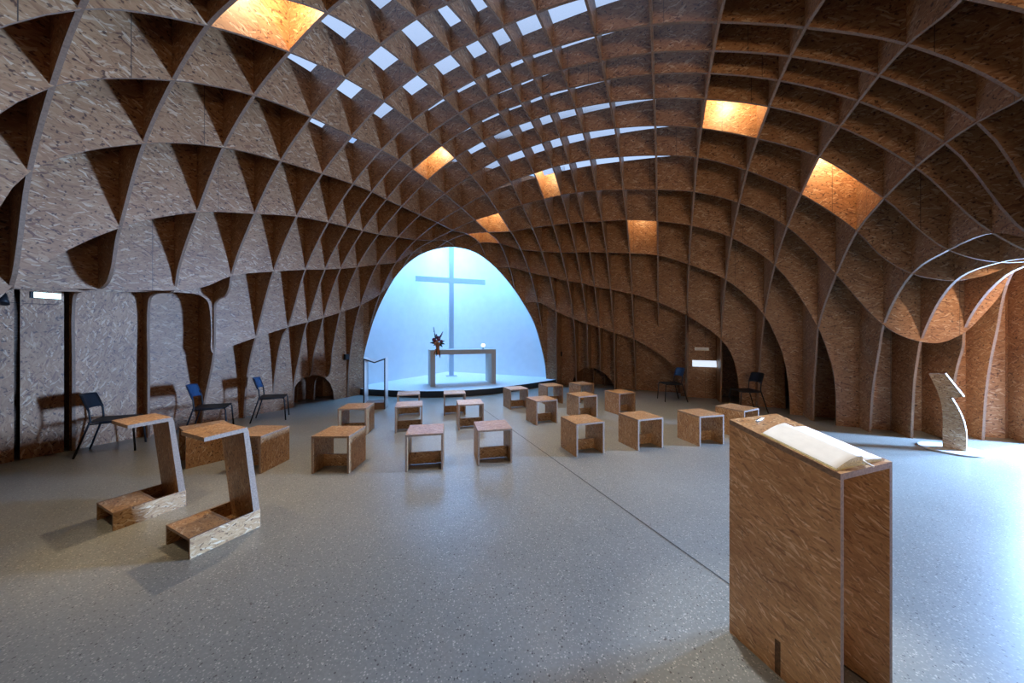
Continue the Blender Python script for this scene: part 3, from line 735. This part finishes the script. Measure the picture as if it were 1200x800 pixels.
CH = [(-5.68,4.60,-54,'dark side chair at the left wall nearest to the kneelers, its backrest almost black'),
      (-5.05,5.40,-60,'middle side chair at the left wall, bright blue backrest seen above the farther kneeler'),
      (-4.70,6.30,-62,'side chair at the left wall next to the low arch, blue backrest and blue-lit seat'),
      (4.02,8.12,88,'side chair with blue backrest at the right wall, left of the lit strip'),
      (5.12,7.02,84,'black-looking side chair at the right wall, above the stool behind the lectern')]
for i, (x, y, r, lab) in enumerate(CH):
    o = ch0 if i == 0 else copy_tree(ch0, (0,0,0), 0)
    o.location = (x, y, 0); o.rotation_euler = (0, 0, math.radians(r)); tag(o, lab, 'chair', 'side chairs along the walls')
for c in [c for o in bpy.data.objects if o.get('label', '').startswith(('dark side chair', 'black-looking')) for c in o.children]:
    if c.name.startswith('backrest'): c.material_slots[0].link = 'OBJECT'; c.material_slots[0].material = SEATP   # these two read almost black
# ------------------------------------------------------------------ M-shaped frame before the chancel
ra = math.radians(12); R_ = at(451.6, 479.3)
amb = empty('gospel_stand'); aw, ad, at_ = .46, .36, .028
place_corner(amb, R_, aw/2, -ad/2, ra)
tag(amb, 'open white M-shaped frame stand with dark front edges at the left end of the platform', 'stand')
def framepiece(name, poly):
    bm = bmesh.new(); prism(bm, poly, 'y', -ad/2, ad/2); bm.normal_update()
    for f in bm.faces: f.material_index = 1 if f.normal.y < -.9 or f.normal.y > .9 else 0
    return finish(bm, name, [FRAMEW, FRAMEB], amb)
zt_, zv = 1.147, 1.055
framepiece('post', [(-aw/2,0),(-aw/2+at_,0),(-aw/2+at_,zt_-.02),(-aw/2,zt_)])
framepiece('post', [(aw/2-at_,0),(aw/2,0),(aw/2,zt_),(aw/2-at_,zt_-.02)])
framepiece('book_rest', [(-aw/2+at_,zt_-.05),(0,zv-.03),(aw/2-at_,zt_-.05),(aw/2-at_,zt_-.016),(0,zv),(-aw/2+at_,zt_-.016)])
bm = bmesh.new(); bm_box(bm, -aw/2+at_, aw/2-at_, -ad/2+.004, ad/2-.004, .004, .15, .002); bmesh.ops.recalc_face_normals(bm, faces=bm.faces)
finish(bm, 'plinth', plain('bronze_plinth', (.16,.085,.05), .5, noise=.1), amb)
# ------------------------------------------------------------------ altar, cross, flowers, candle
PSI = math.atan2(ux.y, ux.x)
alt = empty('altar_table'); al, adp, atk, ah = 1.97, .75, .14, 1.057
Pl = at(504.4, 453, DZ); place_corner(alt, Pl, -al/2, -adp/2, PSI); alt.location.z = DZ
tag(alt, 'pale stone altar table of three thick slabs on the white platform', 'altar')
box('table_slab', -al/2, al/2, -adp/2, adp/2, ah-atk, ah, STONE, alt, .004)
box('leg', -al/2, -al/2+atk, -adp/2, adp/2, 0, ah-atk, STONE, alt, .003)
box('leg', al/2-atk, al/2, -adp/2, adp/2, 0, ah-atk, STONE, alt, .003)
def on_alt(x, y, z=0.): 
    return Vector((alt.location.x + x*math.cos(PSI)-y*math.sin(PSI), alt.location.y + x*math.sin(PSI)+y*math.cos(PSI), DZ+ah+z))
cb = at(529, 440.3, DZ)
cr_ = empty('standing_cross', (cb.x, cb.y, DZ), PSI); tag(cr_, 'tall plain blue-grey Latin cross standing behind the altar', 'cross')
ctop = H+(V0-290)*cb.y/F - DZ; carm = H+(V0-328.6)*cb.y/F - DZ
box('upright', -.08, .08, -.05, .05, .015, ctop, CROSS, cr_, .003)
box('crossbar', -1.27, -.08, -.05, .05, carm-.09, carm+.09, CROSS, cr_, .003)
box('crossbar', .08, 1.27, -.05, .05, carm-.09, carm+.09, CROSS, cr_, .003)
box('foot_plate', -.19, .19, -.14, .14, 0, .016, CROSS, cr_, .002)
# candle in a glass
cd = empty('altar_candle', on_alt(.66, -.05)); tag(cd, 'small burning candle in a round glass on the right end of the altar', 'candle')
bm = bmesh.new(); lathe(bm, [(.045,0),(.045,.008),(.018,.014),(.014,.05),(.03,.058),(.03,.064)], 20); finish(bm, 'holder', STEEL, cd)
bm = bmesh.new(); lathe(bm, [(.022,.064),(.024,.066),(.024,.085),(.02,.087)], 16); finish(bm, 'wax', WAX, cd)
bm = bmesh.new(); lathe(bm, [(.03,.064),(.055,.085),(.062,.11),(.055,.14),(.042,.16)], 20); finish(bm, 'glass_globe', emit('glowing_globe', (.95,.97,1.), 2.2), cd)
# flowers
fl = empty('flower_arrangement', on_alt(-.77, -.30)); tag(fl, 'autumn flower arrangement in an orange vase, trailing over the altar edge', 'flowers')
bm = bmesh.new(); lathe(bm, [(.05,0),(.055,.01),(.05,.06),(.065,.13),(.085,.19),(.08,.192),(.05,.13)], 20); finish(bm, 'vase', plain('terracotta_orange', (.42,.14,.05), .5, noise=.1), fl)
GREEN = plain('flower_leaf_green', (.025,.045,.018), .55, noise=.3); RED = plain('dark_red_petals', (.16,.012,.03), .6, noise=.3); ORG = plain('orange_petals', (.52,.17,.05), .6, noise=.2); PUR = plain('purple_spike', (.10,.03,.07), .6, noise=.3)
rnd = random.Random(3)
def leaf(base, tip, w, m, name='leaf'):
    base, tip = Vector(base), Vector(tip); d = tip-base; s = d.cross(Vector((0,-.8,.5))).normalized()*w
    bm = bmesh.new(); mids = []
    n = 6; L_, R2 = [], []
    for i in range(n+1):
        q = i/n; p = base+d*q+Vector((0,0,.12*d.length*math.sin(PI*q))); ww = math.sin(PI*min(.98, q*.92+.06))
        L_.append(bm.verts.new(p-s*ww)); R2.append(bm.verts.new(p+s*ww))
    for i in range(n): bm.faces.new((L_[i], R2[i], R2[i+1], L_[i+1]))
    return finish(bm, name, m, fl, smooth=True)
for tip, w in [((-.23,-.02,.20),.035),((-.19,.05,.28),.03),((.22,-.02,.16),.035),((.20,.02,.26),.03),((.10,-.10,.14),.03),((-.10,-.10,.12),.03),((.16,-.08,.08),.03),((0,-.1,.30),.03),((-.15,-.06,.18),.03)]:
    leaf((tip[0]*.15, tip[1]*.2, .17), tip, w, GREEN)
for p, r, m in [((-.07,-.05,.27),.05,RED),((.05,-.06,.30),.05,RED),((.11,-.02,.25),.045,RED),((-.12,0,.31),.045,RED),((0,-.09,.24),.045,ORG),((.06,-.11,.19),.04,ORG),((-.05,-.10,.19),.04,ORG),((0,0,.36),.05,RED)]:
    bm = bmesh.new(); bmesh.ops.create_icosphere(bm, subdivisions=2, radius=r)
    for v in bm.verts: v.co = v.co*(1+.18*math.sin(9*v.co.x/r+3)*math.sin(8*v.co.z/r)) + Vector(p)
    finish(bm, 'blossom', m, fl, smooth=True)
for (x0_, x1_, zt2) in [(-.06,-.12,.66),(.06,.15,.52),(-.02,-.03,.45),(.02,.10,.42)]:
    bm = bmesh.new(); tube(bm, [(x0_*.3,0,.18),(x0_,-.01,.32),(x1_,-.01,zt2)], [.006,.005,.003], 6)
    for k in range(9):
        q = k/8; c = Vector((x0_+(x1_-x0_)*q, -.01, .34+(zt2-.34)*q)); rr_ = .03*(1-.6*q)
        s0 = len(bm.verts); ret = bmesh.ops.create_icosphere(bm, subdivisions=1, radius=rr_)
        for v in ret['verts']: v.co += c + Vector((rnd.uniform(-.015,.015), rnd.uniform(-.015,.015), 0))
    finish(bm, 'flower_spike', PUR if zt2 < .6 else GREEN, fl, smooth=True)
for k, (dx, dz_) in enumerate([(-.08,-.15),(.0,-.19),(.07,-.13),(.10,-.24),(.04,-.16)]):
    leaf((dx*.4, -.08, .03), (dx, -.125, dz_), .028, ORG if k in (0, 2, 4) else GREEN, 'trailing_leaf')
# ------------------------------------------------------------------ fittings on the walls
def on_v(a=None, b=None, px=None):
    if a is not None: t_, z = on_a(a, *px); return Vector((*W(a, t_), z))
    t_, z = on_b(b, *px); return Vector((*W(t_, b), z))
RZ = -PHI  # local x along dB
ex = empty('exit_light', on_v(a=-6.75, px=(52, 346.5)), RZ+PI/2); tag(ex, 'lit greenish-white exit light box under the timber lip at the left wall', 'exit light')
box('housing', -.10, .115, -.02, .02, -.035, .04, STEEL, ex, .004)
box('lit_panel', -.075, .113, -.026, -.0205, -.03, .035, emit('exit_glow', (.72,1.,.95), 2.6), ex, .001)
sp_ = empty('spotlight', on_v(a=-6.5, px=(6, 350.5)), RZ); tag(sp_, 'small black clip-on spotlight at the left edge below the timber rib', 'spotlight')
bm = bmesh.new(); tube(bm, [(0,0,.06),(0.02,-.01,.0),(.045,-.02,-.05)], [.012,.03,.045], 14); finish(bm, 'head', STEEL, sp_)
bm = bmesh.new(); tube(bm, [(0,0,.055),(-.0,.0,.16)], .006, 8); finish(bm, 'bracket', STEEL, sp_)
bm = bmesh.new(); tube(bm, [(.02,.0,-.03),(.0,.12,-.035),(.0,.34,-.03)], .003, 6); finish(bm, 'cable', STEEL, sp_)
def speaker(P, lab, rz):
    o = empty('wall_speaker', P, rz); tag(o, lab, 'loudspeaker', 'small loudspeakers flanking the chancel')
    box('cabinet', -.045, .045, -.10, 0, -.075, .075, STEEL, o, .006)
    bm = bmesh.new(); lathe(bm, [(.032,0),(.034,.003),(.02,.004)], 16)
    for v in bm.verts: v.co = Vector((v.co.x, -.10-v.co.z, v.co.y-.01))
    finish(bm, 'cone', SEATP, o)
speaker(on_v(b=5.80, px=(408, 418)), 'small black loudspeaker on the timber left of the chancel arch', RZ)
speaker(on_v(b=10.39, px=(657.5, 414.5)), 'small black loudspeaker on the timber right of the chancel arch', RZ)
wl_ = empty('wall_lamp', on_v(b=9.775, px=(825, 426)), RZ); tag(wl_, 'glowing slim wall lamp between two ribs of the right wall', 'wall lamp')
box('back_plate', -.26, .26, -.03, 0, -.07, .07, SILVER, wl_, .004)
bm = bmesh.new(); prism(bm, [(-.03,-.06),(-.10,-.075),(-.115,-.05),(-.03,.085)], 'x', -.27, .27); finish(bm, 'diffuser', emit('lamp_glow', (.72,.84,1.), .9), wl_)
pq = empty('wall_plaque', on_v(b=9.775, px=(822.5, 408.7)), RZ); tag(pq, 'small pale bar on the right wall above the glowing lamp', 'plaque')
box('plate', -.15, .15, -.012, 0, -.028, .028, FRAMEW, pq, .003)
box('mount', -.16, .16, -.004, 0, -.036, .036, SILVER, pq, .001)
# ------------------------------------------------------------------ rest of the room shell
def wallbox(name, p, q, z0, z1, th, m):
    p, q = Vector((*p, 0)), Vector((*q, 0)); d = (q-p).normalized(); n = Vector((-d.y, d.x, 0))*th
    bm = bmesh.new()
    vs = [bm.verts.new(v+Vector((0,0,z))) for z in (z0, z1) for v in (p, q, q+n, p+n)]
    for f in ((0,1,2,3),(7,6,5,4),(0,4,5,1),(1,5,6,2),(2,6,7,3),(3,7,4,0)): bm.faces.new([vs[i] for i in f])
    bmesh.ops.recalc_face_normals(bm, faces=bm.faces)
    return finish(bm, name, m)
DX = 9.3
struct(wallbox('wall_front_left', W(-8.35,-3), W(-2,-6.5), 0, 4.5, .06, DARKW))
struct(wallbox('wall_front', W(-2,-6.5), (5.5,-3.0), 0, 4.5, .06, DARKW))
struct(wallbox('wall_door_side', (5.5,-3.0), (DX,1.2), 0, 4.3, .06, DARKW))
struct(wallbox('wall_door_pier', (DX,1.2), (DX,3.4), 0, 4.3, .06, OSB))
struct(wallbox('wall_door_end', (DX,5.5), (DX,8.8), 0, 4.3, .06, OSB))
struct(wallbox('wall_door_head', (DX,3.4), (DX,5.5), 2.3, 4.3, .06, OSB))
struct(wallbox('wall_light_stop_back', W(3.3,7.95), W(4.9,7.95), 0, 4.3, .04, OSB))  # added to keep door light from leaking behind the rib legs
struct(wallbox('wall_light_stop_end', W(4.9,7.95), (DX,5.54), 0, 4.3, .04, OSB))  # added light stop, carried on to the door plane
dr = struct(empty('door_1', (DX, 4.45, 0)))
def bx2(name, *a): 
    m = a[-1]; o = box(name, *a[:-1], m, None, .003); o.parent = dr; o.matrix_parent_inverse = dr.matrix_basis.inverted(); return o
for y in (3.4, 4.425, 5.44): bx2('door_frame', DX-.02, DX+.05, y, y+.06, 0, 2.3, STEEL)
bx2('door_frame', DX-.02, DX+.05, 3.46, 5.44, 2.24, 2.3, STEEL)
bx2('door_pane', DX+.01, DX+.018, 3.46, 4.425, .02, 2.24, GLASSM); bx2('door_pane', DX+.01, DX+.018, 4.485, 5.44, .02, 2.24, GLASSM)
# entrance ceiling between dome and door
o = bmesh.new()
for p in ((*W(5.6,8.2),4.15),(*W(5.6,-.5),4.15),(5.5,-3.0,4.15),(DX,1.2,4.15),(DX,5.7,4.15)): o.verts.new(p)
o.faces.new(o.verts[:]); struct(finish(o, 'ceiling_entrance', DARKW))
# ------------------------------------------------------------------ light
def area(name, loc, target, sx, sy, power, col, spread=None):
    l = bpy.data.lights.new(name, 'AREA'); l.shape = 'RECTANGLE'; l.size = sx; l.size_y = sy; l.energy = power; l.color = col
    if spread: l.spread = math.radians(spread)
    o = bpy.data.objects.new(name, l); C.objects.link(o); o.location = loc
    o.rotation_euler = (Vector(target)-Vector(loc)).to_track_quat('-Z', 'Y').to_euler(); return o
def point(name, loc, power, col, r=.03):
    l = bpy.data.lights.new(name, 'POINT'); l.energy = power; l.color = col; l.shadow_soft_size = r
    o = bpy.data.objects.new(name, l); C.objects.link(o); o.location = loc; return o
def spot(name, loc, target, power, col, ang, blend=.6, r=.05):
    l = bpy.data.lights.new(name, 'SPOT'); l.energy = power; l.color = col; l.spot_size = math.radians(ang); l.spot_blend = blend; l.shadow_soft_size = r
    o = bpy.data.objects.new(name, l); C.objects.link(o); o.location = loc
    o.rotation_euler = (Vector(target)-Vector(loc)).to_track_quat('-Z', 'Y').to_euler(); return o
LK = dict(door=6300, chancel=830, cell=75, cross=330, fill=115, down=310)
area('door_daylight', (DX+.25, 4.45, 1.25), (0, 4.15, 1.35), 1.7, 2.1, LK['door'], (.30,.54,1.))
# chancel skylight
cc = bld(0, 2.2, 0)
area('chancel_skylight', (cc.x, cc.y, 7.2), (cc.x, cc.y, 0), 3.2, 2.6, LK['chancel'], (.15,.47,1.))
cw = Vector((cb.x, cb.y, 0)) + uy*.55
spot('cross_spot', (cw.x, cw.y, 6.9), (cw.x, cw.y, 0), LK['cross'], (.85,.93,1.), 52, 1., .12)
WARM = (1., .77, .42)
def cell(A0, A1, B0, B1):
    return (.5*(A_POS[A0]+A_POS[A1]), .5*(B_POS[B0]+B_POS[B1]))
for (A0, A1, B0, B1, k, fr_z) in [('q','r','z','a',1.5,.8),('p','q','f','g',.8,.8),('s','t','k','l',.7,.8),('p','q','l','m',.8,.8),('o','p','m','n',.5,.8),('w','x','m','n',.6,.8),('1','2','g','h',1.4,.8),('3','4','h','k',2.,.8)]:
    a, b = cell(A0, A1, B0, B1); z = zs(a, b)
    point('cell_lamp', (*W(a, b), z+(zo_of(z)-z)*fr_z), LK['cell']*k*.35, WARM, .03)
for (x, y, tx, ty, k) in [(-2.6,4.2,-2.7,4.3,1.),(1.6,5.2,2.2,5.0,1.),(-.2,3.2,-.3,2.9,.5),(1.2,6.6,1.3,6.6,.7)]:
    a, b = AB(x, y); z = zs(a, b)
    spot('stool_downlight', (x, y, z-.02), (tx, ty, 0), LK['down']*k, (1.,.74,.45), 85, .9, .06)
area('dome_fill', (2.6, -2.9, 2.2), (1.5, 4.4, 5.6), 3.2, 1.6, LK['fill'], (1.,.74,.50), 110)  # unseen warm fill, added behind the camera to lift the dome
spot('rib_warm_fill', (6.0, 2.6, 2.5), (*W(4.4, 7.7), 1.7), 170, (1.,.60,.32), 62, .8, .06)  # added warm spot that tints the ribs beside the door
spot('kneeler_downlight', (-3.3, 1.9, 3.6), (-2.75, 2.75, .2), 130, (1.,.76,.48), 38, .8, .05)
spot('lectern_downlight', (1.3, 2.3, 4.7), (1.40, 1.62, 1.1), 420, (.92,.96,1.), 26, .8, .05)
cs = bld(.2, 1.9, 5.9); ct = bld(.1, -4.6, 0)
spot('chancel_spill_fill', cs, ct, 1500, (.82,.90,1.), 42, .9, .25)  # added spot imitating chancel glow on the floor and stool tops
# sky
w = bpy.data.worlds.new('sky'); bpy.context.scene.world = w; w.use_nodes = True
bg = w.node_tree.nodes['Background']; bg.inputs[0].default_value = (.40,.55,.86,1); bg.inputs[1].default_value = 1.15
# ------------------------------------------------------------------ camera
cam = bpy.data.cameras.new('camera'); co = bpy.data.objects.new('camera', cam); C.objects.link(co)
co.location = (0, 0, H); co.rotation_euler = (PI/2, 0, 0)
cam.sensor_width = 36; cam.lens = F/1200*36; cam.shift_y = -6/1200; cam.clip_start = .05; cam.clip_end = 200
bpy.context.scene.camera = co
sc = bpy.context.scene
sc.view_settings.view_transform = 'Standard'; sc.view_settings.look = 'None'; sc.view_settings.exposure = 0.15; sc.view_settings.gamma = 1.08
sc.cycles.use_denoising = True; sc.cycles.max_bounces = 8; sc.cycles.diffuse_bounces = 5; sc.cycles.transparent_max_bounces = 12
sc.cycles.caustics_reflective = False; sc.cycles.caustics_refractive = False; sc.cycles.sample_clamp_indirect = 6
